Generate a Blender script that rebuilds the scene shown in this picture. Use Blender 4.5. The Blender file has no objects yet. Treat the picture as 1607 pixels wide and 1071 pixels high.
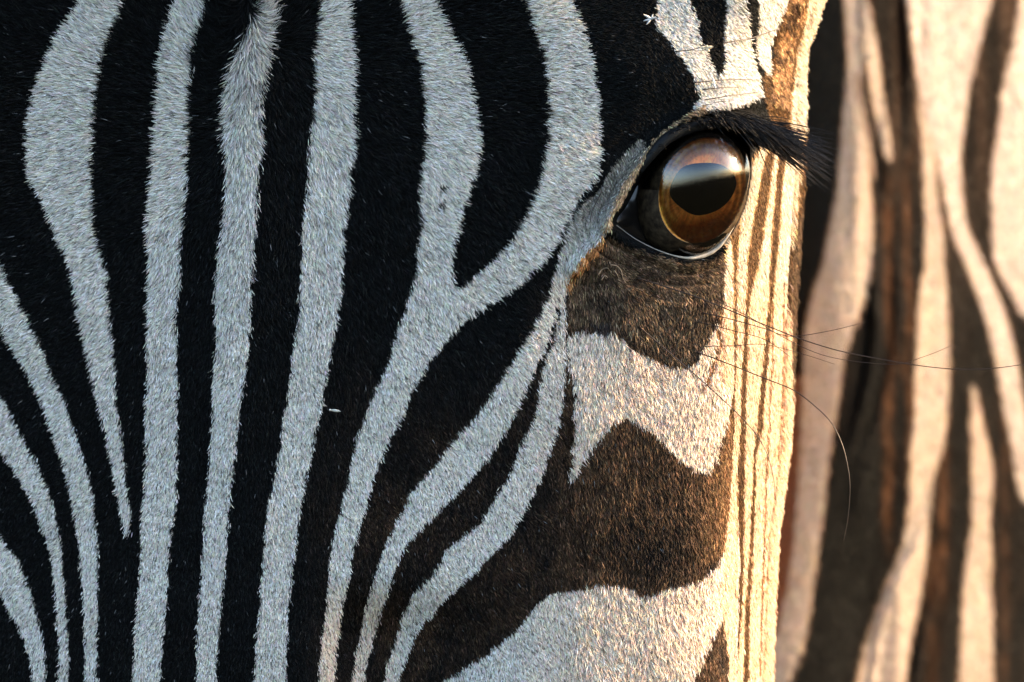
import bpy, math, random
import numpy as np
from math import radians, sin, cos, pi
random.seed(7); rng = np.random.default_rng(11)
sc = bpy.context.scene

# ------------------------------------------------------------------ camera, world, sun, exposure
S = 0.00016          # metres per photo pixel in the focal plane
D = 3.0              # camera distance (long telephoto)
ZC = 1.45            # height of the eye line above the ground
FOC = 0.014          # depth of the plane in focus
SUN_PHI, SUN_EL = radians(13), radians(24)
cam = bpy.data.cameras.new('camera'); cam_o = bpy.data.objects.new('camera', cam)
sc.collection.objects.link(cam_o); sc.camera = cam_o
cam_o.location = (0, -D, ZC); cam_o.rotation_euler = (radians(90), 0, 0)
cam.sensor_width = 36; cam.lens = 36*D/(1607*S); cam.clip_start = 0.1; cam.clip_end = 3000
cam.dof.use_dof = True; cam.dof.focus_distance = D+FOC; cam.dof.aperture_fstop = 20.0
world = bpy.data.worlds.new('World'); sc.world = world; world.use_nodes = True
wn = world.node_tree; bg = wn.nodes['Background']; sky = wn.nodes.new('ShaderNodeTexSky')
sky.sky_type = 'NISHITA'; sky.sun_disc = False
sky.sun_elevation = SUN_EL; sky.sun_rotation = radians(90)-SUN_PHI
sky.air_density = 1.0; sky.dust_density = 2.0; sky.ozone_density = 1.0
wn.links.new(sky.outputs[0], bg.inputs[0]); bg.inputs[1].default_value = 0.15
sun = bpy.data.lights.new('sun', 'SUN'); sun.energy = 4.1; sun.angle = radians(0.5); sun.color = (1.0, 0.67, 0.37)
sun_o = bpy.data.objects.new('sun', sun); sc.collection.objects.link(sun_o)
from mathutils import Vector
sd = Vector((cos(SUN_PHI)*cos(SUN_EL), sin(SUN_PHI)*cos(SUN_EL), sin(SUN_EL)))
sun_o.rotation_euler = sd.to_track_quat('Z', 'Y').to_euler()
sc.view_settings.view_transform = 'Standard'; sc.view_settings.look = 'None'
sc.view_settings.exposure = 2.02; sc.view_settings.gamma = 1

# ------------------------------------------------------------------ helpers
def link(o, parent=None):
    sc.collection.objects.link(o)
    if parent is not None: o.parent = parent
    return o
def mesh_obj(name, verts, faces, mat, parent=None, smooth=True):
    me = bpy.data.meshes.new(name); me.from_pydata([tuple(v) for v in verts], [], [tuple(f) for f in faces]); me.update()
    if smooth: me.polygons.foreach_set('use_smooth', [True]*len(me.polygons))
    me.materials.append(mat)
    return link(bpy.data.objects.new(name, me), parent)
def grid_faces(nr, nc):
    i = np.arange((nr-1))[:, None]*nc + np.arange(nc-1)[None, :]
    return np.stack([i, i+nc, i+nc+1, i+1], -1).reshape(-1, 4)
def P(px, py, y):                                  # photo pixel at depth y -> metres
    k = S*(1+np.asarray(y)/D)
    return np.stack([(np.asarray(px)-803.5)*k, np.asarray(y)+0*np.asarray(px), ZC+(535.5-np.asarray(py))*k], -1)
def smooth(a, b, x):
    t = np.clip((np.asarray(x, float)-a)/(b-a), 0, 1); return t*t*(3-2*t)
def vnoise(x, y, seed=0):                          # smooth value noise in [-1,1]
    r = np.random.default_rng(seed).random((256, 256))*2-1
    x = np.asarray(x, float); y = np.asarray(y, float)
    xi = np.floor(x).astype(int); yi = np.floor(y).astype(int); fx = x-xi; fy = y-yi
    fx = fx*fx*(3-2*fx); fy = fy*fy*(3-2*fy)
    g = lambda a, b: r[b % 256, a % 256]
    return (g(xi, yi)*(1-fx)+g(xi+1, yi)*fx)*(1-fy)+(g(xi, yi+1)*(1-fx)+g(xi+1, yi+1)*fx)*fy
def catmull(pts, n=5, closed=False):
    p = np.array(pts, float)
    q = np.vstack([p[-1:], p, p[:2]]) if closed else np.vstack([2*p[:1]-p[1:2], p, 2*p[-1:]-p[-2:-1]])
    out = []
    for i in range(1, len(q)-2):
        a, b, c, d = q[i-1], q[i], q[i+1], q[i+2]
        for k in range(n):
            t = k/n
            out.append(.5*((2*b)+(c-a)*t+(2*a-5*b+4*c-d)*t*t+(3*b-a-3*c+d)*t**3))
    if not closed: out.append(p[-1])
    return np.array(out)

# ------------------------------------------------------------------ coat pattern (hair colour, with some warm sunlight painted in)
X0, Y0, W, H = -200, -60, 1840, 1200
def fill(img, poly, val, soft=None):
    p = np.array(poly, float); n = len(p)
    for yy in range(max(Y0, int(p[:, 1].min())), min(Y0+H, int(p[:, 1].max())+1)):
        xs = []; yc = yy+.5
        for i in range(n):
            (xa, ya), (xb, yb) = p[i], p[(i+1) % n]
            if (ya <= yc) != (yb <= yc): xs.append(xa+(yc-ya)*(xb-xa)/(yb-ya))
        xs.sort()
        for a, b in zip(xs[::2], xs[1::2]):
            a = max(0, int(round(a-X0))); b = min(W, int(round(b-X0)))
            if b > a: img[yy-Y0, a:b] = val
def band(rows):                                     # [(y, left, right), ...] -> polygon
    return [(l, y) for y, l, r in rows]+[(r, y) for y, l, r in reversed(rows)]
WHITE = (0.74, 0.70, 0.62); BLACK = (0.0055, 0.006, 0.006); BROWN = (0.082, 0.047, 0.026)
TAN = (0.38, 0.26, 0.15); RUST = (0.095, 0.050, 0.020); NECKW = (0.62, 0.52, 0.42); NBROWN = (0.034, 0.019, 0.011)
coat = np.zeros((H, W, 3), np.float32); coat[:] = BLACK
L1 = [(-180,330),(-90,345),(-40,368),(3,407),(17,437),(37,474),(50,505),(71,548),(87,592),(104,629),(118,669),(129,706),(139,735),(148,778),(153,829),(155,879),(155,929),(155,980),(153,1030),(150,1150),(133,1150),(133,1071),(133,1013),(131,946),(128,896),(123,845),(114,778),(101,728),(97,713),(81,669),(64,622),(44,582),(20,542),(0,505),(-40,470),(-100,445),(-180,430)]
L2 = [(-180,520),(-90,540),(-40,575),(0,617),(17,642),(34,676),(50,706),(64,738),(81,778),(91,819),(99,862),(103,913),(106,963),(109,1013),(109,1071),(108,1150),(92,1150),(92,1071),(91,973),(87,919),(81,872),(71,839),(55,795),(37,755),(17,724),(0,703),(-40,672),(-90,650),(-180,630)]
L3 = [(-180,740),(-90,765),(-40,797),(0,839),(13,856),(30,879),(44,909),(55,940),(64,980),(71,1030),(73,1150),(58,1150),(52,1067),(45,1024),(34,987),(17,960),(0,923),(-40,880),(-100,850),(-180,835)]
yy, xx = np.mgrid[Y0:Y0+H, X0:X0+W]
# dark hair turns brown towards the cheek
w = smooth(800, 960, xx)*smooth(420, 560, yy)
w = np.maximum(w, .35*smooth(430, 620, xx)*smooth(500, 800, yy)*(.6+.4*vnoise(xx/90, yy/90, 5)))
core = np.exp(-(((xx-1020)/95.)**2+((yy-862)/62.)**2))
w = np.clip(w*(1-.75*core)*(1+.35*vnoise(xx/26, yy/48, 8)), 0, 1)
w = w*np.clip(.95+.75*vnoise(xx/3.2, yy/20., 14)+.3*vnoise(xx/7., yy/9., 15), .15, 2)
coat += (np.array(BROWN)-np.array(BLACK))*w[..., None]
A = [(140,-70),(134,0),(104,50),(81,94),(64,131),(50,195),(49,235),(52,279),(70,313),(89,356),(94,373),(111,410),(124,478),(138,555),(151,609),(165,669),(175,716),(183,761),(190,802),(195,829),(201,840),(205,815),(205,795),(202,778),(198,745),(195,714),(193,683),(186,646),(183,562),(176,494),(171,427),(159,387),(155,367),(153,336),(150,286),(151,218),(156,168),(163,111),(175,67),(188,37),(198,7),(212,-70)]
B = [(300,-70),(282,0),(269,40),(259,84),(254,151),(250,202),(244,262),(238,319),(235,360),(235,461),(232,528),(232,595),(230,662),(230,716),(228,761),(223,829),(220,896),(215,963),(210,1047),(205,1150),(245,1150),(252,1047),(259,980),(264,913),(269,845),(277,795),(278,716),(279,662),(281,612),(279,562),(279,494),(282,444),(286,377),(292,353),(297,302),(299,245),(304,202),(304,151),(306,101),(313,60),(326,27),(331,0),(345,-70)]
Cc = [(404,-70),(400,-10),(388,40),(370,90),(358,145),(355,200),(356,269),(352,350),(343,394),(339,461),(341,528),(336,595),(333,662),(329,716),(328,738),(321,795),(318,862),(313,929),(309,997),(307,1071),(303,1150),(333,1150),(339,1071),(343,1013),(348,946),(355,879),(358,845),(363,761),(370,716),(376,646),(385,595),(390,528),(392,461),(398,377),(401,350),(404,290),(408,215),(408,160),(411,110),(416,60),(425,20),(432,-70)]
Dd = [(500,-70),(497,0),(491,50),(485,84),(488,134),(486,185),(482,235),(480,286),(474,336),(472,377),(471,444),(468,494),(460,528),(455,578),(449,629),(442,662),(437,716),(430,745),(420,795),(413,862),(408,929),(403,997),(400,1047),(393,1150),(438,1150),(447,1067),(452,980),(457,913),(464,845),(474,778),(486,716),(494,679),(501,646),(509,595),(518,555),(526,511),(533,444),(535,394),(538,350),(544,302),(549,252),(552,202),(549,134),(549,101),(544,50),(541,0),(538,-70)]
E = [(600,-70),(622,0),(632,40),(648,84),(657,134),(661,202),(657,269),(654,302),(656,353),(652,387),(649,427),(640,468),(629,494),(613,538),(602,578),(585,615),(571,656),(558,689),(551,716),(545,755),(531,805),(521,852),(514,913),(509,963),(502,1013),(499,1067),(494,1150),(515,1150),(523,1067),(528,1013),(535,960),(548,896),(558,845),(570,805),(581,761),(598,718),(610,684),(629,650),(643,612),(662,578),(686,546),(709,515),(738,491),(773,470),(803,449),(837,418),(862,388),(876,358),(901,315),(933,276),(936,235),(936,185),(930,145),(924,101),(913,60),(899,20),(889,0),(865,-70),(790,-70),(815,0),(833,50),(847,101),(852,151),(852,202),(847,252),(834,302),(812,350),(798,372),(770,404),(743,427),(726,446),(716,446),(708,427),(708,387),(714,356),(723,319),(736,276),(746,229),(741,185),(732,134),(716,84),(699,50),(678,10),(650,-70)]
F = [(1005,214),(990,228),(972,245),(953,269),(943,292),(925,306),(901,328),(884,352),(877,380),(867,420),(857,454),(840,494),(820,535),(800,566),(776,605),(753,639),(729,669),(696,706),(679,731),(649,765),(635,792),(618,822),(602,859),(585,913),(575,946),(565,997),(553,1047),(545,1150),(556,1150),(571,1067),(576,1040),(588,997),(602,940),(618,899),(632,862),(655,832),(686,802),(713,775),(736,748),(765,716),(800,658),(820,615),(837,578),(854,542),(864,505),(871,474),(874,488),(869,508),(864,530),(854,562),(844,602),(837,646),(820,689),(806,722),(795,750),(776,778),(756,812),(723,842),(699,862),(682,893),(655,923),(632,960),(622,997),(608,1037),(600,1075),(585,1150),(612,1150),(625,1067),(642,1020),(655,987),(682,956),(713,921),(736,903),(763,873),(800,836),(820,798),(838,768),(850,741),(859,712),(874,662),(881,622),(884,589),(886,560),(884,528),(884,494),(883,468),(889,450),(900,431),(928,397),(948,370),(958,352),(968,323),(981,292),(1002,266),(1018,240)]
Hh = [(888,530),(891,521),(908,515),(934,515),(951,513),(971,525),(985,542),(1002,548),(1022,558),(1042,570),(1069,571),(1089,565),(1096,548),(1109,528),(1119,511),(1126,494),(1134,474),(1146,470),(1150,560),(1146,629),(1137,662),(1127,689),(1122,712),(1113,731),(1096,735),(1079,726),(1062,712),(1035,686),(1015,669),(998,660),(978,652),(965,656),(951,672),(934,693),(914,716),(904,738),(896,755),(892,740),(895,715),(897,696),(900,646),(898,595),(890,560)]
Ii = [(690,1070),(716,1055),(763,1024),(800,995),(820,973),(837,953),(860,931),(881,925),(911,919),(941,913),(968,914),(988,919),(1015,929),(1042,921),(1069,913),(1089,909),(1106,899),(1119,885),(1133,858),(1140,835),(1147,812),(1158,812),(1158,940),(1156,1000),(1152,1150),(1141,1150),(1139,1047),(1136,997),(1131,966),(1123,982),(1109,1013),(1092,1050),(1080,1085),(1070,1150),(600,1150)]
K = [(1034,-70),(1028,0),(1024,34),(1041,56),(1062,84),(1075,106),(1088,127),(1094,144),(1091,160),(1080,178),(1060,196),(1068,197),(1103,176),(1131,170),(1168,165),(1187,156),(1194,146),(1193,134),(1190,116),(1183,93),(1177,65),(1175,37),(1168,0),(1160,-70),(1130,-70),(1136,0),(1134,37),(1132,71),(1134,93),(1129,112),(1121,112),(1112,93),(1103,75),(1099,66),(1093,47),(1090,28),(1080,0),(1070,-70)]
K3 = [(1180,-70),(1188,0),(1190,37),(1185,65),(1188,93),(1198,108),(1207,118),(1209,105),(1207,82),(1215,56),(1222,34),(1231,15),(1235,0),(1250,-70)]
# outer cheek: rust ground with narrow cream stripes; the coat lies on the side of the head there
sil_pts = [(-400,1330),(-60,1300),(0,1287),(44,1273),(74,1260),(118,1257),(188,1257),(235,1256),(302,1253),(360,1249),(440,1244),(511,1240),(562,1239),(629,1237),(696,1233),(728,1229),(795,1220),(845,1213),(913,1210),(980,1207),(1071,1204),(1500,1195)]
def sil(py): return np.interp(py, [a for a, b in sil_pts], [b for a, b in sil_pts])
side_l = [(1150,1150),(1145,1047),(1141,900),(1140,812),(1142,700),(1146,600),(1140,500),(1132,450),(1130,400),(1148,365),(1163,330),(1172,296),(1176,262),(1186,238),(1215,205),(1200,160),(1192,134),(1200,112),(1212,86),(1214,60),(1222,34),(1231,15),(1235,0),(1250,-70)]
side_r = [(float(sil(y))+14, y) for y in range(-70, 1151, 30)]
fill(coat, [(a, b) for a, b in side_l]+side_r, RUST)
# solid wedges of brown between the cheek patches and the side
wd = np.zeros((H, W), np.float32); fill(wd, [(1146,640),(1150,700),(1148,800),(1141,840),(1128,868),(1040,915),(1040,700),(1100,740),(1126,700)], 1.0)
wd = (wd*smooth(1055, 1145, xx)**1.5)[..., None]; coat = (coat*(1-wd)+np.array((.17, .092, .042))*wd).astype(np.float32)
for p in (L1, L2, L3, A, B, Cc, Dd, E, F, Hh, Ii, K, K3): fill(coat, catmull(p, 3, True), WHITE)
strips = [
 [(360,1140,1146),(394,1136,1147),(461,1134,1149),(548,1118,1148),(600,1130,1149)],
 [(226,1196,1206),(241,1186,1201),(285,1172,1191),(343,1163,1181),(400,1158,1172),(447,1157,1170),(548,1155,1164),(595,1153,1162),(660,1151,1160),(745,1146,1156),(862,1133,1156),(946,1129,1154),(1047,1141,1150),(1150,1143,1150)],
 [(225,1219,1221),(256,1213,1219),(314,1206,1214),(371,1198,1209),(415,1190,1206),(461,1176,1204),(595,1171,1193),(711,1168,1181),(745,1168,1180),(862,1166,1174),(946,1164,1168),(1047,1156,1165),(1150,1152,1163)],
 [(205,1238,1256),(227,1235,1252),(285,1229,1247),(343,1225,1242),(400,1219,1237),(461,1213,1236),(562,1204,1240),(663,1196,1238),(711,1186,1232),(812,1183,1222),(946,1176,1211),(1071,1174,1206),(1150,1172,1205)],
 [(-70,1285,1320),(0,1268,1300),(44,1262,1280),(74,1251,1270),(118,1246,1266),(160,1240,1266),(200,1240,1266)]]
for r in strips: fill(coat, band([(y, l-(2 if y < 480 else .6), r_+(2 if y < 480 else .6)) for y, l, r_ in r]), (0.36, 0.22, 0.10))
for r in strips: fill(coat, band(r), (0.71, 0.60, 0.46))
fill(coat, band([(325,1246,1266),(400,1237,1262),(460,1233,1260),(540,1235,1258),(600,1236,1256),(640,1236,1252)]), (0.10, 0.06, 0.03))
for r in ([(470,1211,1213),(560,1209,1212),(700,1202,1205),(900,1195,1198),(1060,1190,1192)], [(440,1228,1230),(600,1226,1229),(720,1219,1221)],
          [(480,1129,1133),(540,1121,1126),(590,1107,1112),(603,1100,1103)]):
    fill(coat, band(r), (0.20, 0.10, 0.045))
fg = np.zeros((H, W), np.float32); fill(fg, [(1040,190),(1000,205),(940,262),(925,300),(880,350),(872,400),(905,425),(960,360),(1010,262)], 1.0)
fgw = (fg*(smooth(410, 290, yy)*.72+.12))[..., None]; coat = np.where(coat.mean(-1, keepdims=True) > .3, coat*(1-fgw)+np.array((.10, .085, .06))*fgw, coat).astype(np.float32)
# mottled orange hair on the outer brow
m = ((xx > 1196) & (xx < 1262) & (yy < 170) & (xx > 1205+(150-yy)*.20) & (xx < sil(yy)-16))
mm = np.clip(.55+.9*vnoise(xx/5., yy/6., 21)+.5*vnoise(xx/13., yy/15., 22), 0, 1)[..., None]
coat = np.where(m[..., None], (np.array((.40, .23, .11))*mm+np.array((.05, .026, .012))*(1-mm)), coat).astype(np.float32)
# brow fold and inner corner
fill(coat, catmull([(1102,166),(1078,178),(1050,198),(1022,226),(1000,258),(978,292),(962,326),(946,362),(956,362),(972,330),(992,300),(1014,262),(1040,226),(1064,202),(1094,184),(1104,176)], 3, True), TAN)
fill(coat, [(948,366),(934,384),(905,415),(887,445),(893,462),(904,436),(930,410),(945,385)], (0.42, 0.20, 0.08))  # orange sunlit fringe painted into the hair colour
# area under the eye
under = [(893,452),(905,430),(935,402),(955,368),(990,388),(1040,405),(1080,414),(1110,408),(1132,396),(1136,440),(1134,472),(1122,500),(1104,530),(1092,560),(1060,568),(1030,556),(1000,545),(984,538),(968,520),(950,509),(905,508),(888,500)]
ub = np.zeros((H, W), np.float32); fill(ub, under, 1.0)
un = np.clip(.45+.55*vnoise(xx/14., yy/11., 31)+.4*vnoise(xx/5., yy/5., 32), 0, 1)[..., None]
uc = np.array((.045, .03, .02))*(1-un)+np.array((.15, .10, .06))*un
coat = np.where(ub[..., None] > 0, uc, coat).astype(np.float32)
for q in ([(684,284),(694,282),(700,292),(688,294)], [(686,312),(697,311),(692,320),(681,326)], [(926,503),(960,500),(958,520),(944,522)]):
    fill(coat, q, (0.05, 0.04, 0.035))
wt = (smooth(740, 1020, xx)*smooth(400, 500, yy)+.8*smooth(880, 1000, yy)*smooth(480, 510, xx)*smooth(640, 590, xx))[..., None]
coat = np.where(coat.mean(-1, keepdims=True) > .5, coat*(1+wt*(np.array((1.12, .93, .82))-1)), coat).astype(np.float32)  # warm sunlight on cheek and lower stripe ends painted into the white hair
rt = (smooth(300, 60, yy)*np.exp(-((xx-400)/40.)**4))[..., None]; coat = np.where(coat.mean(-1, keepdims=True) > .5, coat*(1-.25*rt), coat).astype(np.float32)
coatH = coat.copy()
# neck: brown with broad pale bands (painted on its own sheet)
neck = np.zeros((H, W, 3), np.float32); neck[:] = NBROWN
fol = (.5+.5*vnoise((xx+.18*yy*smooth(500, 1000, yy))/13., yy/190., 41)); fol2 = .5+.5*vnoise(xx/30., yy/60., 42)
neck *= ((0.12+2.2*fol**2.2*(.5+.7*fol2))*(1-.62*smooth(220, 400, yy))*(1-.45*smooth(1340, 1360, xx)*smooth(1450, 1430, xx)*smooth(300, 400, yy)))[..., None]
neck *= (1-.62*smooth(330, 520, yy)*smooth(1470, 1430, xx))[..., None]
for c0_, dr, y0_, y1_, wd_ in ((1364, -.15, 340, 1100, 9), (1408, -.13, 330, 1100, 6), (1438, -.09, 420, 900, 5), (1384, -.14, 420, 1100, 4), (1502, .0, 450, 1100, 7), (1578, .0, 560, 1100, 9), (1548, .02, 440, 640, 6), (1392, .06, 60, 330, 5), (1480, -.05, 720, 1100, 5), (1424, .03, 20, 420, 4)):
    cc_ = c0_+dr*np.maximum(0, yy-560)+7*vnoise(xx*0+c0_, yy/110., 57)
    neck *= (1-.85*np.exp(-((xx-cc_)/wd_)**2)*smooth(y0_, y0_+70, yy)*smooth(y1_, y1_-80, yy))[..., None]
stk = (np.exp(-((xx-1394-6*vnoise(xx*0, yy/80., 51))/7.)**2)*smooth(240, 330, yy)*smooth(900, 760, yy)+.8*np.exp(-((xx-1424-5*vnoise(xx*0+9, yy/70., 52))/6.)**2)*smooth(180, 300, yy)*smooth(800, 650, yy)+.7*np.exp(-((xx-1462+.0*yy)/9.)**2)*smooth(820, 900, yy)+.8*np.exp(-((xx-1478)/7.)**2)*smooth(640, 700, yy)*smooth(980, 900, yy)+.5*np.exp(-((xx-1575-.0*yy)/6.)**2)*smooth(560, 640, yy))*(.55+.45*vnoise(xx/9., yy/22., 53))
neck += np.array((.16, .07, .03))*np.clip(stk, 0, 1)[..., None]
neck += (np.array((.007, .0065, .0055))*(smooth(1470, 1500, xx)*smooth(330, 420, yy))[..., None])
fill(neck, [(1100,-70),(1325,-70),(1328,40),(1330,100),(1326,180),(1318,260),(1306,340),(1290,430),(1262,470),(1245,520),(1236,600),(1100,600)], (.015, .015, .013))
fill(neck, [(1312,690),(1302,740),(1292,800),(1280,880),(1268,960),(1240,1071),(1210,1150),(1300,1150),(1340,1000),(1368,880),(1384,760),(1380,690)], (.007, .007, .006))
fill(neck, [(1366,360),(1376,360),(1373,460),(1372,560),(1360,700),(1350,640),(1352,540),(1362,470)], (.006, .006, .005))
for r in ([(-70,1318,1350),(0,1325,1356),(60,1330,1366),(100,1331,1352),(150,1327,1350),(200,1322,1356),(250,1318,1360),(300,1314,1364),(360,1302,1368),(420,1290,1366),(460,1276,1356),(511,1266,1340),(560,1262,1324),(630,1260,1313),(700,1256,1302),(745,1254,1296),(812,1250,1290),(880,1242,1279),(940,1232,1271),(1000,1215,1262),(1071,1190,1236),(1150,1150,1200)],
          [(0,1350,1360),(60,1355,1373),(100,1360,1379),(150,1368,1384),(200,1378,1394),(245,1390,1396)],
          [(150,1440,1447),(200,1446,1458),(250,1448,1466),(300,1450,1470),(360,1453,1478),(420,1450,1481),(461,1443,1485),(511,1440,1487),(560,1438,1488),(640,1435,1485),(700,1430,1478),(745,1428,1464),(812,1424,1456),(862,1414,1452),(913,1392,1445),(963,1374,1436),(1013,1358,1425),(1071,1345,1418),(1150,1325,1408)],
          [(610,1524,1530),(660,1524,1540),(700,1525,1550),(745,1525,1556),(812,1526,1551),(862,1519,1554),(913,1512,1553),(963,1510,1556),(1013,1508,1556),(1150,1506,1550)],
          [(-70,1420,1572),(0,1424,1552),(60,1431,1537),(120,1438,1522),(160,1446,1515),(200,1457,1510),(240,1468,1506),(290,1480,1508),(330,1488,1512),(360,1493,1519),(427,1521,1550),(494,1545,1577),(562,1562,1594),(629,1573,1604),(696,1587,1622),(780,1603,1640)],
          [(-70,1612,1640),(0,1600,1640),(67,1590,1640),(134,1574,1640),(202,1566,1640),(269,1556,1640),(336,1556,1640),(394,1558,1640),(427,1568,1640),(461,1588,1640),(494,1606,1640)]):
    fill(neck, catmull(band([(y, l-2, r_+2) for y, l, r_ in r]), 3, True), (.34, .19, .10)); fill(neck, catmull(band(r), 3, True), (.62, .54, .47) if r[0][1] in (1420, 1612) else NECKW)
fill(neck, catmull([(1398,935),(1408,925),(1408,980),(1404,1071),(1400,1150),(1372,1150),(1380,1071),(1388,990)], 3, True), (.30, .25, .22))
fill(neck, catmull([(1338,110),(1350,130),(1362,200),(1372,270),(1366,270),(1352,190)], 3, True), (.34, .25, .19))
def blur(img, n):
    for _ in range(n):
        img = (img+np.roll(img, 1, 0)+np.roll(img, -1, 0)+np.roll(img, 1, 1)+np.roll(img, -1, 1))/5
    return img
fill(neck, band([(590,1236,1256),(720,1226,1252),(812,1218,1246),(913,1206,1236),(985,1204,1222)]), (.20, .085, .045))
neck = blur(neck, 6)
def lookup(img, px, py, jit=0, jn=True):
    px = np.array(px, float); py = np.array(py, float)
    if jn:
        sd_ = 1-.85*smooth(1110, 1150, px); qx = px+sd_*(1.6*vnoise(px/9, py/9, 3)+1.2*vnoise(px/4, py/4, 4)); qy = py+2.*vnoise(px/9+50, py/9, 3)
    else: qx, qy = px, py
    if jit: qx = qx+rng.normal(0, jit, qx.shape)*(1-.65*smooth(1110, 1150, px)); qy = qy+rng.normal(0, jit, qy.shape)
    qx = np.where(qx < X0, 742-qx, qx); qx = np.where(qx > X0+W-1, 2*(X0+W-1)-qx, qx)
    return img[np.clip(qy-Y0, 0, H-1).astype(int), np.clip(qx-X0, 0, W-1).astype(int)]

# ------------------------------------------------------------------ head form
th_x = [370, 450, 520, 700, 800, 865, 900, 960, 1050, 1110, 1138, 1158, 1200, 1235, 1247, 1250]
th_a = [0,   2,   4,   6,   8, 10.5,   13,  18,  25,   30,   40,   62,   72,   78,   84,   86]
xs_ = np.arange(370, 1251, 1.0); ta_ = np.tan(np.radians(np.interp(xs_, th_x, th_a)))
yb_ = np.concatenate([[0], np.cumsum((ta_[1:]+ta_[:-1])/2)])*S
EYE = (1084., 303.); ER = 103.
opening = catmull([(963,350),(980,318),(996,286),(1018,250),(1046,222),(1082,204),(1120,198),(1155,204),(1172,222),(1177,250),(1175,290),(1165,330),(1147,364),(1126,389),(1102,402),(1075,405),(1040,397),(1000,379)], 5, True)
def sdist(px, py, poly):                            # signed distance to outline, negative inside
    px = np.asarray(px, float); py = np.asarray(py, float); d = np.full(px.shape, 1e9); ins = np.zeros(px.shape, bool)
    for i in range(len(poly)):
        a, b = poly[i], poly[(i+1) % len(poly)]; e = b-a
        t = np.clip(((px-a[0])*e[0]+(py-a[1])*e[1])/(e@e), 0, 1)
        d = np.minimum(d, np.hypot(px-a[0]-t*e[0], py-a[1]-t*e[1]))
        if abs(e[1]) > 1e-9:
            c = (a[1] <= py) != (b[1] <= py); ins ^= c & (px < a[0]+(py-a[1])*e[0]/e[1])
    return np.where(ins, -d, d)
fold = catmull([(905,420),(935,388),(957,350),(975,312),(998,270),(1025,232),(1058,200),(1100,176),(1150,166),(1200,160),(1235,170)], 5)
def pdist(px, py, line):
    px = np.asarray(px, float); d = np.full(px.shape, 1e9)
    for i in range(len(line)-1):
        a, b = line[i], line[i+1]; e = b-a
        t = np.clip(((px-a[0])*e[0]+(py-a[1])*e[1])/(e@e), 0, 1)
        d = np.minimum(d, np.hypot(px-a[0]-t*e[0], py-a[1]-t*e[1]))
    return d
def face_y(px, py):
    px = np.asarray(px, float); py = np.asarray(py, float)
    xw = px+(1250-sil(py))*smooth(1040, 1180, px)
    xw = np.where(xw < 370, 740-xw, xw)
    y = np.interp(xw, xs_, yb_)
    y = y + .0085*smooth(480, 575, px)*smooth(900, 1010, py)*(1-smooth(600, 860, px))     # nasal crest low on the face
    y = y - .0022*np.exp(-((px-385)/60.)**2)*smooth(1200, 200, py)                      # midline ridge
    y = y - .0030*np.exp(-(((px-1075)/150.)**2+((py-120)/60.)**2))                      # brow bone
    y = y + .0035*np.exp(-(((px-905)/40.)**2+((py-470)/70.)**2))                        # hollow at inner corner
    y = y + .0004*vnoise(px/45, py/60, 61)+.00012*vnoise(px/14, py/17, 62)
    return y
def eye_relief(px, py):
    d = sdist(px, py, opening); f = pdist(px, py, fold)
    r = -.0030*np.exp(-(f/13.)**2)                                                      # heavy upper fold
    up = smooth(330, 250, py)
    r = r - .0016*np.exp(-((d-9)/8.)**2)*(1-up)                                         # lower lid roll
    for k in (24, 44, 66): r = r + .0009*np.exp(-((d-k-3*vnoise(px/30, py/30, k))/3.)**2)*(1-up)*smooth(1140, 1100, px)  # wrinkles
    r = r + .016*smooth(1, -14, d)
    return r, d
EYE_Y = float(face_y(np.array([EYE[0]]), np.array([EYE[1]]))[0])+.0055

cols_h = np.concatenate([np.arange(-470, 930, 4.0), np.arange(930, 1130, 2.0)])
t_side = 1-(1-np.linspace(0, 1, 90))**1.6                      # from 1130 to the silhouette, denser at the edge
rows = np.concatenate([np.arange(-260, 150, 5.0), np.arange(150, 425, 2.2), np.arange(425, 1400, 5.0)])
neck_shift = lambda py: np.interp(py, [-300, 500, 700, 950, 1400], [0, 0, -22, -70, -120])
nth_x = [1100, 1220, 1290, 1320, 1345, 1400, 1500, 1607, 1800, 2200]
nth_a = [-45, -20, 2, 12, 38, 54, 54, 56, 62, 70]
nxs = np.arange(1100, 2201, 1.0); nta = np.tan(np.radians(np.interp(nxs, nth_x, nth_a)))
nyb = np.concatenate([[0], np.cumsum((nta[1:]+nta[:-1])/2)])*S*1.1
def neck_y(px, py):
    q = px-neck_shift(py)
    y = .42+np.interp(q, nxs, nyb)
    q2 = px+.18*py*smooth(500, 1000, py)
    return y+.0030*vnoise(q2/17, py/260, 71)*smooth(1320, 1360, px)*(1-.8*smooth(1420, 1480, px))+.0012*vnoise(q2/60, py/200, 72)
ncols = np.concatenate([np.arange(1100, 1700, 4.0), np.arange(1700, 2101, 25.0)])
PX, PY, PD = [], [], []
nh = len(cols_h)+len(t_side)
for r in rows:
    s = float(sil(r)); hx = np.concatenate([cols_h, 1130+(s-1130)*t_side])
    PX.append(hx); PY.append(np.full(len(hx), r))
PX = np.array(PX); PY = np.array(PY)
PD = face_y(PX, PY); rel, dd = eye_relief(PX, PY); msk = (PX > 860) & (PY > 120) & (PY < 560); PD = PD+np.where(msk, rel, 0)
ndx, ndr = [], []
back = np.linspace(0, 1, 12)[1:-1]
PN = np.tile(ncols, (len(rows), 1)); PNy = np.tile(rows[:, None], (1, len(ncols))); NY = neck_y(PN, PNy)
s0 = PX[:, -1:]; y0 = PD[:, -1:]; bx = (1-back)**2*s0+2*back*(1-back)*(s0-10)+back**2*1100
by = y0+(NY[:, :1]-y0)*back**.8
GX = np.hstack([PX, bx, PN]); GY = np.hstack([PY, np.tile(rows[:, None], (1, len(back))), PNy]); GD = np.hstack([PD, by, NY])
V = P(GX, GY, GD); nr, nc = GX.shape
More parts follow.
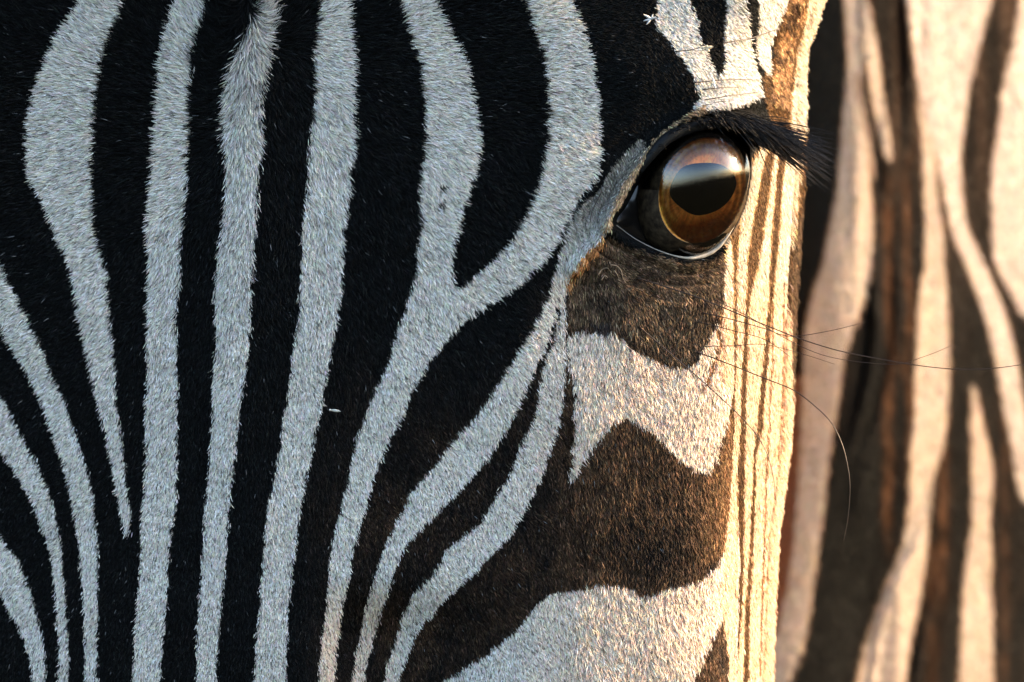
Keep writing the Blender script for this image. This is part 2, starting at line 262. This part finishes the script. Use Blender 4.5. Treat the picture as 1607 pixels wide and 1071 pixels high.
isneck = np.arange(nc) >= nh+len(back)
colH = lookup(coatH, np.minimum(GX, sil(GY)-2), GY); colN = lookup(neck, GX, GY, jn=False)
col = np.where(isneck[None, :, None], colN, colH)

# ------------------------------------------------------------------ materials
def new_mat(name):
    m = bpy.data.materials.new(name); m.use_nodes = True; nt = m.node_tree
    return m, nt, nt.nodes['Principled BSDF']
def attr_mat(name, attr, rough, spec, gain=1.0, bump=None):
    m, nt, b = new_mat(name); a = nt.nodes.new('ShaderNodeAttribute'); a.attribute_name = attr
    nt.links.new(a.outputs['Color'], b.inputs['Base Color'])
    b.inputs['Roughness'].default_value = rough; b.inputs['Specular IOR Level'].default_value = spec
    if bump:
        n = nt.nodes.new('ShaderNodeTexNoise'); n.inputs['Scale'].default_value = bump[0]; n.inputs['Detail'].default_value = 6
        tc = nt.nodes.new('ShaderNodeTexCoord'); nt.links.new(tc.outputs['Object'], n.inputs['Vector'])
        bp = nt.nodes.new('ShaderNodeBump'); bp.inputs['Strength'].default_value = bump[1]; bp.inputs['Distance'].default_value = .0004
        nt.links.new(n.outputs['Fac'], bp.inputs['Height']); nt.links.new(bp.outputs['Normal'], b.inputs['Normal'])
    return m
def plain(name, colr, rough, spec=.5, **kw):
    m, nt, b = new_mat(name); b.inputs['Base Color'].default_value = (*colr, 1); b.inputs['Roughness'].default_value = rough
    b.inputs['Specular IOR Level'].default_value = spec
    n = nt.nodes.new('ShaderNodeTexNoise'); n.inputs['Scale'].default_value = kw.get('scale', 900); n.inputs['Detail'].default_value = 4
    tc = nt.nodes.new('ShaderNodeTexCoord'); nt.links.new(tc.outputs['Object'], n.inputs['Vector'])
    mx = nt.nodes.new('ShaderNodeMix'); mx.data_type = 'RGBA'; mx.inputs[6].default_value = (*[c*.6 for c in colr], 1); mx.inputs[7].default_value = (*[min(1, c*1.3) for c in colr], 1)
    nt.links.new(n.outputs['Fac'], mx.inputs[0]); nt.links.new(mx.outputs[2], b.inputs['Base Color'])
    return m
M_skin = attr_mat('zebra_skin', 'coat', .6, .06, bump=(700, .6))
M_fur = attr_mat('zebra_fur', 'coat', .55, .05)
M_lash = plain('black_lash', (.004, .004, .004), .4, .22)
M_whisk = plain('dark_whisker', (.03, .018, .012), .4, .4)

# ------------------------------------------------------------------ ground (seen only mirrored in the eye)
gm, nt, b = new_mat('dry_savanna_ground'); n = nt.nodes.new('ShaderNodeTexNoise'); n.inputs['Scale'].default_value = .8; n.inputs['Detail'].default_value = 8
tc = nt.nodes.new('ShaderNodeTexCoord'); nt.links.new(tc.outputs['Object'], n.inputs['Vector'])
cr = nt.nodes.new('ShaderNodeValToRGB'); cr.color_ramp.elements[0].color = (.007, .007, .005, 1); cr.color_ramp.elements[1].color = (.020, .019, .012, 1)
nt.links.new(n.outputs['Fac'], cr.inputs[0]); nt.links.new(cr.outputs[0], b.inputs['Base Color']); b.inputs['Roughness'].default_value = 1.0; b.inputs['Specular IOR Level'].default_value = 0.0
ang = np.linspace(0, 2*pi, 65)[:-1]
gv = [(0, 0, 0)]+[(900*cos(a), 900*sin(a), 0) for a in ang]
ground = mesh_obj('ground', gv, [(0, 1+i, 1+(i+1) % 64) for i in range(64)], gm); ground['kind'] = 'structure'

# ------------------------------------------------------------------ the zebra
zebra = bpy.data.objects.new('zebra', None); link(zebra); zebra.location = (0, .12, 0)
zebra['label'] = 'zebra seen close up, striped face with one amber brown eye, blurred neck behind'
zebra['category'] = 'zebra'
OFF = np.array((0, .12, 0))
sk = V.reshape(-1, 3)-OFF
faces = grid_faces(nr, nc)
me = bpy.data.meshes.new('head_and_neck')
me.vertices.add(len(sk)); me.vertices.foreach_set('co', sk.ravel())
me.loops.add(faces.size); me.loops.foreach_set('vertex_index', faces.ravel().astype(np.int32))
me.polygons.add(len(faces)); me.polygons.foreach_set('loop_start', np.arange(0, faces.size, 4, dtype=np.int32))
me.polygons.foreach_set('use_smooth', np.ones(len(faces), bool)); me.update(calc_edges=True)
scol = col.copy()
lum = scol.mean(-1, keepdims=True)
scol = np.where(isneck[None, :, None], scol*.7, scol*np.where(lum > .3, .32, .8))
darkzone = (msk & (dd[:, :]*0 == 0)) if False else None
dfull = np.full(GX.shape, 99.); dfull[:, :nh] = dd
lidpoly = catmull([(1004,282),(1024,248),(1054,216),(1084,194),(1112,182),(1150,174),(1174,172),(1190,184),(1190,204),(1180,222),(1170,240),(1150,225),(1100,212),(1050,232),(1020,264)], 4, True)
blk = ((dfull < 3) | (sdist(GX, GY, lidpoly) < 1.5)) & (GX < 1216)
scol[blk] = (.006, .006, .006)
at = me.attributes.new('coat', 'FLOAT_COLOR', 'POINT')
at.data.foreach_set('color', np.concatenate([scol.reshape(-1, 3), np.ones((nr*nc, 1))], 1).astype(np.float32).ravel())
me.materials.append(M_skin)
skin = link(bpy.data.objects.new('head_and_neck', me), zebra)

# ---- fur strands rooted all over the skin
def curves_obj(name, pts, rad, colr, mat, parent):
    n, k = pts.shape[:2]
    cd = bpy.data.hair_curves.new(name); cd.add_curves([k]*n)
    cd.attributes['position'].data.foreach_set('vector', (pts-OFF).astype(np.float32).ravel())
    ra = cd.attributes.get('radius') or cd.attributes.new('radius', 'FLOAT', 'POINT')
    ra.data.foreach_set('value', rad.astype(np.float32).ravel())
    if colr is not None:
        ca = cd.attributes.new('coat', 'FLOAT_COLOR', 'CURVE')
        ca.data.foreach_set('color', np.concatenate([colr, np.ones((n, 1))], 1).astype(np.float32).ravel())
    cd.materials.append(mat)
    return link(bpy.data.objects.new(name, cd), parent)
Vu = np.gradient(V, axis=1); Vv = np.gradient(V, axis=0)
def unit(a): return a/np.maximum(np.linalg.norm(a, axis=-1, keepdims=True), 1e-12)
N_ = unit(np.cross(Vv, Vu)); N_ = np.where(N_[..., 1:2]*0+1 > 0, N_, N_)
ci = V[:-1, :-1]; e1 = V[:-1, 1:]-ci; e2 = V[1:, :-1]-ci
area = np.linalg.norm(np.cross(e1, e2), axis=-1)/(S*S)
cx = GX[:-1, :-1]; cy = GY[:-1, :-1]; neckc = np.tile(isneck[:-1][None, :], (nr-1, 1))
hidden = np.zeros_like(neckc); hidden[:, nh-1:nh+len(back)] = True
dens = np.where(neckc, .07, .52)
dens = np.where(~neckc & (cx > 1150), .14, dens)
dens = np.where(~neckc & (lookup(coatH, cx, cy).mean(-1) < .05) & (cx < 840), .32, dens)
ok = (cy > -70) & (cy < 1130) & (cx > -60) & ~hidden & (~neckc | ((cx > 1190) & (cx < 1680)))
dens = np.where(ok, dens, np.where((cy > -160) & (cy < 1230) & (cx > -190) & ~hidden & (cx < 1800), .10*(~neckc), 0))
dens = np.where(hidden & (cy > -120) & (cy < 1200), .03, dens)
bcell = blk[:-1, :-1] | blk[1:, 1:]
dens[bcell] = 0
lamb = area*dens; cnt = rng.poisson(lamb); idx = np.repeat(np.arange(cnt.size), cnt.ravel())
ri, cj = np.divmod(idx, nc-1); n = len(idx); fu = rng.random((n, 1)); fv = rng.random((n, 1))
def bil(Aa):
    if Aa.ndim == 2: Aa = Aa[..., None]
    return (Aa[ri, cj]*(1-fu)+Aa[ri, cj+1]*fu)*(1-fv)+(Aa[ri+1, cj]*(1-fu)+Aa[ri+1, cj+1]*fu)*fv
root = bil(V); nn = unit(bil(N_)); tu = unit(bil(Vu)); tv = unit(bil(Vv)); hx = bil(GX)[:, 0]; hy = bil(GY)[:, 0]; hn = isneck[cj]
toward = np.where(nn[:, 1:2] > 0, -1, 1); nn = np.where((~hn & (hx < 1200) & (cj < nh-1))[:, None], nn*toward, nn)
print('fur strands', n, 'skin faces', len(faces))
# growth direction
wy = np.where(hx < 395, 190, 70); rx = hx-398; ry = (hy-wy)*np.where(hx < 395, .9, 1.15)
ln = np.hypot(rx, ry)+1e-6; gx, gy = rx/ln, ry/ln
a = smooth(820, 930, hx)*smooth(380, 520, hy); gx = gx*(1-a)+.12*a; gy = gy*(1-a)+1*a
a = smooth(980, 1040, hx)*smooth(230, 180, hy); gx = gx*(1-a)+.75*a; gy = gy*(1-a)+.6*a
a = smooth(1130, 1160, hx)*smooth(200, 260, hy); gx = gx*(1-a)+.0*a; gy = gy*(1-a)+1*a
a = np.exp(-(np.abs(hx-385)/40.)**2)*smooth(900, 200, hy); gx = gx*(1-a)+a*(hx-388)/60.; gy = gy*(1-a)+a*smooth(-20, 140, hy)*1.0
fd = pdist(hx, hy, fold); a = np.exp(-(fd/40.)**2)*(hx < 1040)*(hy > 190); gx = gx*(1-a)-.35*a; gy = gy*(1-a)+.95*a
gx = np.where(hn, .1, gx); gy = np.where(hn, 1, gy)
th = np.arctan2(gy, gx)+.24*vnoise(hx/11, hy/11, 81)+.25*vnoise(hx/45, hy/45, 82)+rng.normal(0, .24, n)
tuft = np.exp(-((hx-400)/55.)**2)*smooth(260, 20, hy)
th = th+rng.normal(0, 1, n)*.30*tuft
L = 9+8*smooth(900, 0, hy)*smooth(1000, 860, hx)+5*smooth(850, 920, hx)*smooth(440, 520, hy)+9*tuft
L = np.where(hn, 14, L); L = np.where(~hn & (hx > 1140), 11, L); edge = (~hn & (hx > sil(hy)-9) & (cj < nh+2)); L = np.where(hidden[ri, cj], 20, L); L = np.where(edge, 19, L); L = np.where((sdist(hx, hy, opening) < 60) & ~hn, 7.5, L)
L = L*rng.uniform(.55, 1.25, n)*S
lift = np.where(hn, .30, .36)+.14*rng.normal(0, 1, n)+.25*tuft
lift = np.where(~hn & (hx > 1140), .26+.08*rng.normal(0, 1, n), lift); lift = np.where(edge, .5+.25*rng.normal(0, 1, n), lift); lift = np.clip(lift, .08, 1.2)[:, None]
T = np.cos(th)[:, None]*tu+np.sin(th)[:, None]*tv
d0 = unit(T+nn*(lift*1.9)); d1 = unit(T+nn*lift*.9); d2 = unit(T+nn*lift*.15+rng.normal(0, .08, (n, 3)))
Lc = L[:, None]
p0 = root-nn*.00012; p1 = p0+d0*Lc*.34; p2 = p1+d1*Lc*.36; p3 = p2+d2*Lc*.30
pts = np.stack([p0, p1, p2, p3], 1)
r0 = np.where(hn, .9, 1.0)*rng.uniform(.75, 1.25, n)*S*.68; r0 = np.where(~hn & (hx > 1140), r0*.8, r0); r0 = np.where(hidden[ri, cj], r0*1.8, r0)
rad = r0[:, None]*np.array([1, .95, .7, .12])[None]
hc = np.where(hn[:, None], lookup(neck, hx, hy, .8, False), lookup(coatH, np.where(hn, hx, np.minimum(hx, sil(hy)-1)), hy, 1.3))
lum = hc.mean(-1)
# stray hairs of the other colour and strand-to-strand shade
var = np.exp(rng.normal(0, 1, n)*np.where(hn, .15, np.where(lum > .3, .24, .6)))[:, None]
tint = 1+rng.normal(0, .06, (n, 3))
ug = rng.random(n)
hc = hc*var*tint
hc = np.where(((lum > .3) & (ug < .11))[:, None], hc*.28, hc); hc = np.where(((lum < .05) & (ug < .003) & (hx < 1100))[:, None], .16, hc)
hc = np.clip(hc, .002, .9)
fur = curves_obj('fur', pts, rad, hc, M_fur, zebra); fur['kind'] = 'stuff'

# ------------------------------------------------------------------ eye
eye_c = P(EYE[0], EYE[1], EYE_Y)
R = ER*S; gaze = Vector((sin(radians(17)), -cos(radians(17)), .05)).normalized()
gq = gaze.to_track_quat('Z', 'Y'); GM = np.array(gq.to_matrix()); SG = 1.0 if GM[2, 1] > 0 else -1.0
SG *= 1.0 if GM[0, 0] > 0 else -1.0
def cap(name, prof, mat, parent, nseg=96, sx=1.0, sy=1.0, fn=None):     # revolve (r, z) profile about the gaze axis
    vs = []
    for r, z in prof:
        for k in range(nseg):
            a = 2*pi*k/nseg; x, y2 = r*cos(a)*sx, r*sin(a)*sy
            if fn: x, y2, zz = fn(x, y2, z, a)
            else: zz = z
            x += (.10 if name == 'cornea' else .15)*y2*SG
            vs.append((x, y2, zz))
    vs = np.array(vs)@GM.T + eye_c - OFF
    fs = []
    for i in range(len(prof)-1):
        for k in range(nseg): fs.append((i*nseg+k, (i+1)*nseg+k, (i+1)*nseg+(k+1) % nseg, i*nseg+(k+1) % nseg))
    return mesh_obj(name, vs, fs, mat, parent)
EX = .86; IR = 84*S; zi = math.sqrt(R*R-IR*IR)
m_scl, nt, b = new_mat('dark_sclera'); tc = nt.nodes.new('ShaderNodeTexCoord'); n1 = nt.nodes.new('ShaderNodeTexNoise'); n1.inputs['Scale'].default_value = 600
nt.links.new(tc.outputs['Object'], n1.inputs['Vector']); cr = nt.nodes.new('ShaderNodeValToRGB')
cr.color_ramp.elements[0].position = .35; cr.color_ramp.elements[0].color = (.03, .022, .016, 1); cr.color_ramp.elements[1].position = .7; cr.color_ramp.elements[1].color = (.09, .065, .04, 1)
nt.links.new(n1.outputs['Fac'], cr.inputs[0]); nt.links.new(cr.outputs[0], b.inputs['Base Color']); b.inputs['Roughness'].default_value = .4; b.inputs['Specular IOR Level'].default_value = .0
eyeball = cap('eyeball', [(R*sin(t), R*cos(t)) for t in np.linspace(math.asin(IR/R), pi-.02, 40)], m_scl, zebra, fn=lambda x, y2, z, a: (x*EX, y2, z))
# iris: shallow dish with concentric folds and radial fibres
m_iris, nt, b = new_mat('amber_iris')
a_ = nt.nodes.new('ShaderNodeAttribute'); a_.attribute_name = 'coat'; nt.links.new(a_.outputs['Color'], b.inputs['Base Color'])
b.inputs['Roughness'].default_value = .6; b.inputs['Specular IOR Level'].default_value = .05
nI = 34; prof = [(IR*(.10+.90*i/(nI-1)), zi-.0024*(1-(i/(nI-1)))**.8-.0) for i in range(nI)]
def iris_fn(x, y2, z, a):
    r = math.hypot(x, y2)/IR
    x *= EX
    return x, y2, z+.00016*math.sin(r*46+1.5*math.sin(a*3))*max(0, r-.5)*2+.00010*math.sin(a*61+r*9)
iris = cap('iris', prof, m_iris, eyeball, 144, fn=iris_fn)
ic = []
for i in range(nI):
    r = i/(nI-1)*.9+.1
    for k in range(144):
        a = 2*pi*k/144
        f = .78+.75*random.random()*(.5+.5*float(vnoise(a*14+3*r, r*5, 9)))+.25*float(vnoise(a*30, r*7, 10))
        aa = vnoise(np.cos(a)*4+r*3, np.sin(a)*4+9, 5); r0_ = r; r = r+.05*float(aa)+.02*math.sin(a*5)+.015*float(vnoise(a*9, r*22, 6))
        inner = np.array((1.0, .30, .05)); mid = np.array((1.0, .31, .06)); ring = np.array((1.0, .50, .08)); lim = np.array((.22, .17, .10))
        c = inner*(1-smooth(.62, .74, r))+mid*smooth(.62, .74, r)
        rr = math.exp(-((r-.88)/.13)**2)*(.25+.75*(.5-.5*math.cos(a))); c = c*(1-rr)+ring*rr  # left arc painted brighter, standing in for sunlight refracted by the cornea
        if r0_ > .985: c = lim
        r = r0_
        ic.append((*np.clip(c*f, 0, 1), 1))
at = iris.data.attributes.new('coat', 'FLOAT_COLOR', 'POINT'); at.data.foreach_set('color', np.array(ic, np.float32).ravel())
sgn = 1.0 if GM[2, 1] > 0 else -1.0
pupil = cap('pupil', [(.0001*IR, .0004), (.4*IR, .00042), (.66*IR, .0004), (.72*IR, .0001)], plain('pupil_black', (.001, .001, .001), .9, .0), eyeball, 64, 1.06, .80,
            fn=lambda x, y2, z, a: (x*.85+.02*IR+.015*IR*math.sin(5*a), y2*(.86+.05*math.sin(3*a))+sgn*5*S, zi-.0007+z))
m_cor = bpy.data.materials.new('wet_cornea'); m_cor.use_nodes = True; nt = m_cor.node_tree; nt.nodes.clear()
o_ = nt.nodes.new('ShaderNodeOutputMaterial'); mx = nt.nodes.new('ShaderNodeMixShader'); tr = nt.nodes.new('ShaderNodeBsdfTransparent'); gl = nt.nodes.new('ShaderNodeBsdfGlossy')
fr = nt.nodes.new('ShaderNodeFresnel'); fr.inputs['IOR'].default_value = 2.0; gl.inputs['Roughness'].default_value = .09
nn_ = nt.nodes.new('ShaderNodeTexNoise'); nn_.inputs['Scale'].default_value = 420; bp = nt.nodes.new('ShaderNodeBump'); bp.inputs['Strength'].default_value = .04; bp.inputs['Distance'].default_value = .0003
nt.links.new(nn_.outputs['Fac'], bp.inputs['Height']); nt.links.new(bp.outputs['Normal'], gl.inputs['Normal'])
nt.links.new(fr.outputs[0], mx.inputs[0]); nt.links.new(tr.outputs[0], mx.inputs[1]); nt.links.new(gl.outputs[0], mx.inputs[2]); nt.links.new(mx.outputs[0], o_.inputs[0])
RC = R*1.012
sgn = 1.0 if GM[2, 1] > 0 else -1.0
def cor_fn(x, y2, z, a):                              # egg-shaped: the most forward point sits above the middle
    v = y2*sgn; v = v*(.74 if v > 0 else 1.30)+28*S
    return x*EX, v*sgn, z
cornea = cap('cornea', [(RC*sin(t), RC*cos(t)*1.03) for t in np.linspace(.001, 1.42, 60)], m_cor, eyeball, fn=cor_fn)

# wet lower rim of the lid and dark third eyelid in the inner corner
def tube(name, path, radii, mat, parent, nseg=8, flat=1.0):
    path = np.array(path, float); n = len(path); t = unit(np.gradient(path, axis=0)); vs = []
    up = np.array((0, -1, 0.2)); s_ = unit(np.cross(t, up)); u_ = np.cross(s_, t)
    for i in range(n):
        for k in range(nseg):
            a = 2*pi*k/nseg; vs.append(path[i]+radii[i]*(cos(a)*s_[i]+flat*sin(a)*u_[i]))
    vs = np.array(vs)-OFF; fs = []
    for i in range(n-1):
        for k in range(nseg): fs.append((i*nseg+k, i*nseg+(k+1) % nseg, (i+1)*nseg+(k+1) % nseg, (i+1)*nseg+k))
    fs += [tuple(range(nseg))[::-1], tuple((n-1)*nseg+k for k in range(nseg))]
    return mesh_obj(name, vs, fs, mat, parent)
def surf(px, py, lift=0.0):
    px = np.asarray(px, float); py = np.asarray(py, float)
    y = face_y(px, py); rel, d = eye_relief(px, py); near = (px > 860) & (py > 120) & (py < 560)
    y = y+np.where(near, np.minimum(rel, .003), 0)-lift
    return P(px, py, y)
lo = catmull([(968,354),(1000,377),(1040,396),(1075,405),(1102,402),(1126,389),(1145,366),(1158,342)], 6)
tt = np.linspace(0, 1, len(lo)); lp = surf(lo[:, 0], lo[:, 1], .0006); lp[:, 1] -= .0045*smooth(.55, 1, tt)
rim = tube('lower_lid_rim', lp, (.55+3.4*np.exp(-((tt-.62)/.22)**2)+.35*np.sin(tt*70)*tt)*S, plain('wet_pale_rim', (.40, .37, .32), .22, .6), zebra, 10)
rim['label'] = 'pale wet margin of the lower eyelid'
car = catmull([(966,350),(982,322),(1000,292),(1008,300),(1004,330),(1006,356),(1014,378),(996,372)], 4, True)
cc = car.mean(0); vs = [surf(cc[0], cc[1], -.0026)-OFF]+[surf(x, y, -.0036)-OFF for x, y in car]
mesh_obj('third_eyelid', vs, [(0, 1+(i+1) % len(car), 1+i) for i in range(len(car))], plain('dark_wet_membrane', (.012, .010, .009), .18, .6), zebra)
# upper lid: a heavy black roll that overhangs the eyeball
ul = catmull([(1004,272),(1022,244),(1048,217),(1084,199),(1122,192),(1156,197),(1178,212),(1190,232)], 6)
tt = np.linspace(0, 1, len(ul))
upy = np.maximum(0, 1-np.abs(tt-.5)*2)
ulp = surf(ul[:, 0], ul[:, 1], .0); ulp[:, 1] -= .0016*np.sin(tt*pi)
upper = tube('upper_eyelid', ulp, (3+8*np.sin(tt*pi)**.7)*S, plain('black_eyelid_skin', (.006, .006, .006), .5, .2), zebra, 14, .9)

# ------------------------------------------------------------------ lashes
nl = 460; t = rng.random(nl)**.28
ii = (t*(len(ul)-1)).astype(int); base = ulp[ii]+rng.normal(0, 1, (nl, 3))*np.array((5, 2, 5))*S
lx = ul[ii, 0]; ll = (14+108*smooth(1090, 1185, lx))*rng.uniform(.6, 1.15, nl)
ang = np.radians(-20+rng.normal(0, 10, nl)); dirx = np.cos(ang)*ll; dz = np.sin(ang)*ll
k = np.linspace(0, 1, 6)[None, :]
q = np.zeros((nl, 6, 3)); q[..., 0] = base[:, 0:1]+dirx[:, None]*(k-.0*k)*S
q[..., 1] = base[:, 1:2]-(.006+.004*rng.random((nl, 1)))*np.sin(k*pi*.6)
q[..., 2] = base[:, 2:3]+(dz[:, None]*k+3*np.sin(k*pi)-(2+16*rng.random((nl, 1)))*k**2*smooth(1060, 1150, lx)[:, None]+9)*S
lash = curves_obj('eyelashes', q, np.tile(np.array([1.1, 1.1, 1.0, .8, .5, .15])*S, (nl, 1))*rng.uniform(.45, .95, (nl, 1)), None, M_lash, zebra); lash['kind'] = 'stuff'

# ------------------------------------------------------------------ whiskers (each one its own part)
def whisker(path, out, r=.75, r1=.35):
    r *= 1.35; r1 *= 1.3
    p = catmull(path, 7); n = len(p); tt = np.linspace(0, 1, n); pts = []
    b = surf(p[0, 0], p[0, 1]); y = b[1]-out*np.sin(np.minimum(1, tt*1.2)*pi*.5)*1.0
    hxx = np.minimum(p[:, 0], 1140)
    ys = face_y(hxx, p[:, 1])-.0012
    y = np.minimum(y, ys) if out > .001 else face_y(p[:, 0], p[:, 1])-.0024
    tube('whisker', P(p[:, 0], p[:, 1], y), (r+(r1-r)*tt)*S, M_whisk, zebra, 5)
whisker([(1002,437),(1050,452),(1103,470),(1200,510),(1270,537),(1340,556),(1450,575),(1530,580),(1607,572),(1660,560)], .012, .85, .4)
whisker([(1103,491),(1150,502),(1200,516),(1240,528),(1300,520),(1358,506)], .010, .7, .3)
whisker([(1096,505),(1150,519),(1200,533),(1240,560)], .008, .6, .3)
whisker([(1092,552),(1140,570),(1200,594),(1244,612),(1277,636),(1304,663),(1321,696),(1330,730),(1334,765),(1331,812),(1324,850)], .010, .8, .35)
whisker([(1005,515),(1079,578),(1136,629),(1176,669),(1200,704),(1213,745),(1217,785)], .006, .8, .35)
whisker([(1103,544),(1150,543),(1200,541),(1260,556),(1310,572)], .010, .5, .25)
whisker([(1120,470),(1180,500),(1230,530),(1300,560),(1400,572),(1450,560),(1495,542)], .012, .5, .25)
whisker([(1130,400),(1150,440),(1165,480),(1180,520)], .004, .5, .25)
for w in ([(1088,130),(1131,126),(1160,125),(1192,126)], [(1103,141),(1131,138),(1160,137)], [(1106,157),(1149,150),(1190,145)], [(1104,167),(1130,160),(1158,158)],
          [(1060,81),(1082,79),(1101,74)], [(1136,68),(1158,64),(1175,61),(1198,54),(1224,45)], [(1245,130),(1252,136),(1262,140)], [(945,300),(930,330),(926,350)]):
    whisker(w, .0006, .8, .4)

# crusted tear flakes at the inner corner
m_fl = plain('pale_crust', (.26, .18, .11), .6)
for pth in ([(939,432),(944,424),(953,421),(958,427)], [(944,440),(949,433),(954,436)], [(958,416),(968,418),(975,426),(978,438),(982,444)], [(964,425),(969,432),(972,440)], [(886,440),(890,452),(894,468)]):
    p = catmull(pth, 4); q = surf(p[:, 0], p[:, 1], .0022)
    tube('tear_crust', q, np.linspace(1.1, .5, len(p))*S, m_fl, zebra, 6)

# ------------------------------------------------------------------ bits of chaff resting on the coat
def chaff(name, px, py, arms, label, colr):
    vs, fs = [], []
    c0 = surf(px, py, .0032)
    for (a, ln, wd) in arms:
        a = radians(a); dx = Vector((cos(a), 0, sin(a))); sdv = Vector((-sin(a), 0, cos(a))); n0 = len(vs)
        for i, (f, w_) in enumerate(((0, .6), (.35, 1), (.75, .7), (1, .08))):
            c = Vector(c0)+dx*(ln*f*S)+Vector((0, -.0003*sin(f*pi)-.0006*f, 0))
            for s1, s2 in ((1, 0), (0, -1), (-1, 0), (0, 1)): vs.append(tuple(c+sdv*(wd*w_*s1*S)+Vector((0, wd*w_*s2*S*.6, 0))))
        for i in range(3):
            for k in range(4): fs.append((n0+i*4+k, n0+i*4+(k+1) % 4, n0+i*4+4+(k+1) % 4, n0+i*4+4+k))
        fs += [(n0, n0+1, n0+2, n0+3), (n0+15, n0+14, n0+13, n0+12)]
    o = mesh_obj(name, np.array(vs)-c0, fs, plain(name+'_straw', colr, .6)); o.location = c0
    o['label'] = label; o['category'] = 'chaff'; o['group'] = 'bits of chaff caught in the coat'
chaff('grass_seed', 1107, 76, [(10, 13, 3.2), (170, 7, 3), (60, 6, 2.5), (-40, 9, 2.8), (215, 8, 2)], 'tiny star shaped cream seed on the dark wedge above the brow', (.75, .60, .40))
chaff('straw_bit', 520, 644, [(-8, 15, 2.4), (170, 4, 2)], 'tiny pale straw bit lying on the black stripe in mid face', (.6, .58, .5))
chaff('husk', 1120, 131, [(98, 10, 1.8), (-70, 9, 1.8)], 'thin white husk on the pale fur just above the upper eyelid', (.8, .76, .7))
chaff('fluff_tuft', 1022, 30, [(150, 14, 2.2), (195, 13, 1.8), (230, 12, 1.6), (20, 9, 2), (70, 8, 1.6)], 'wisp of white fluff at the edge of the stripe above the eye', (.62, .62, .6))
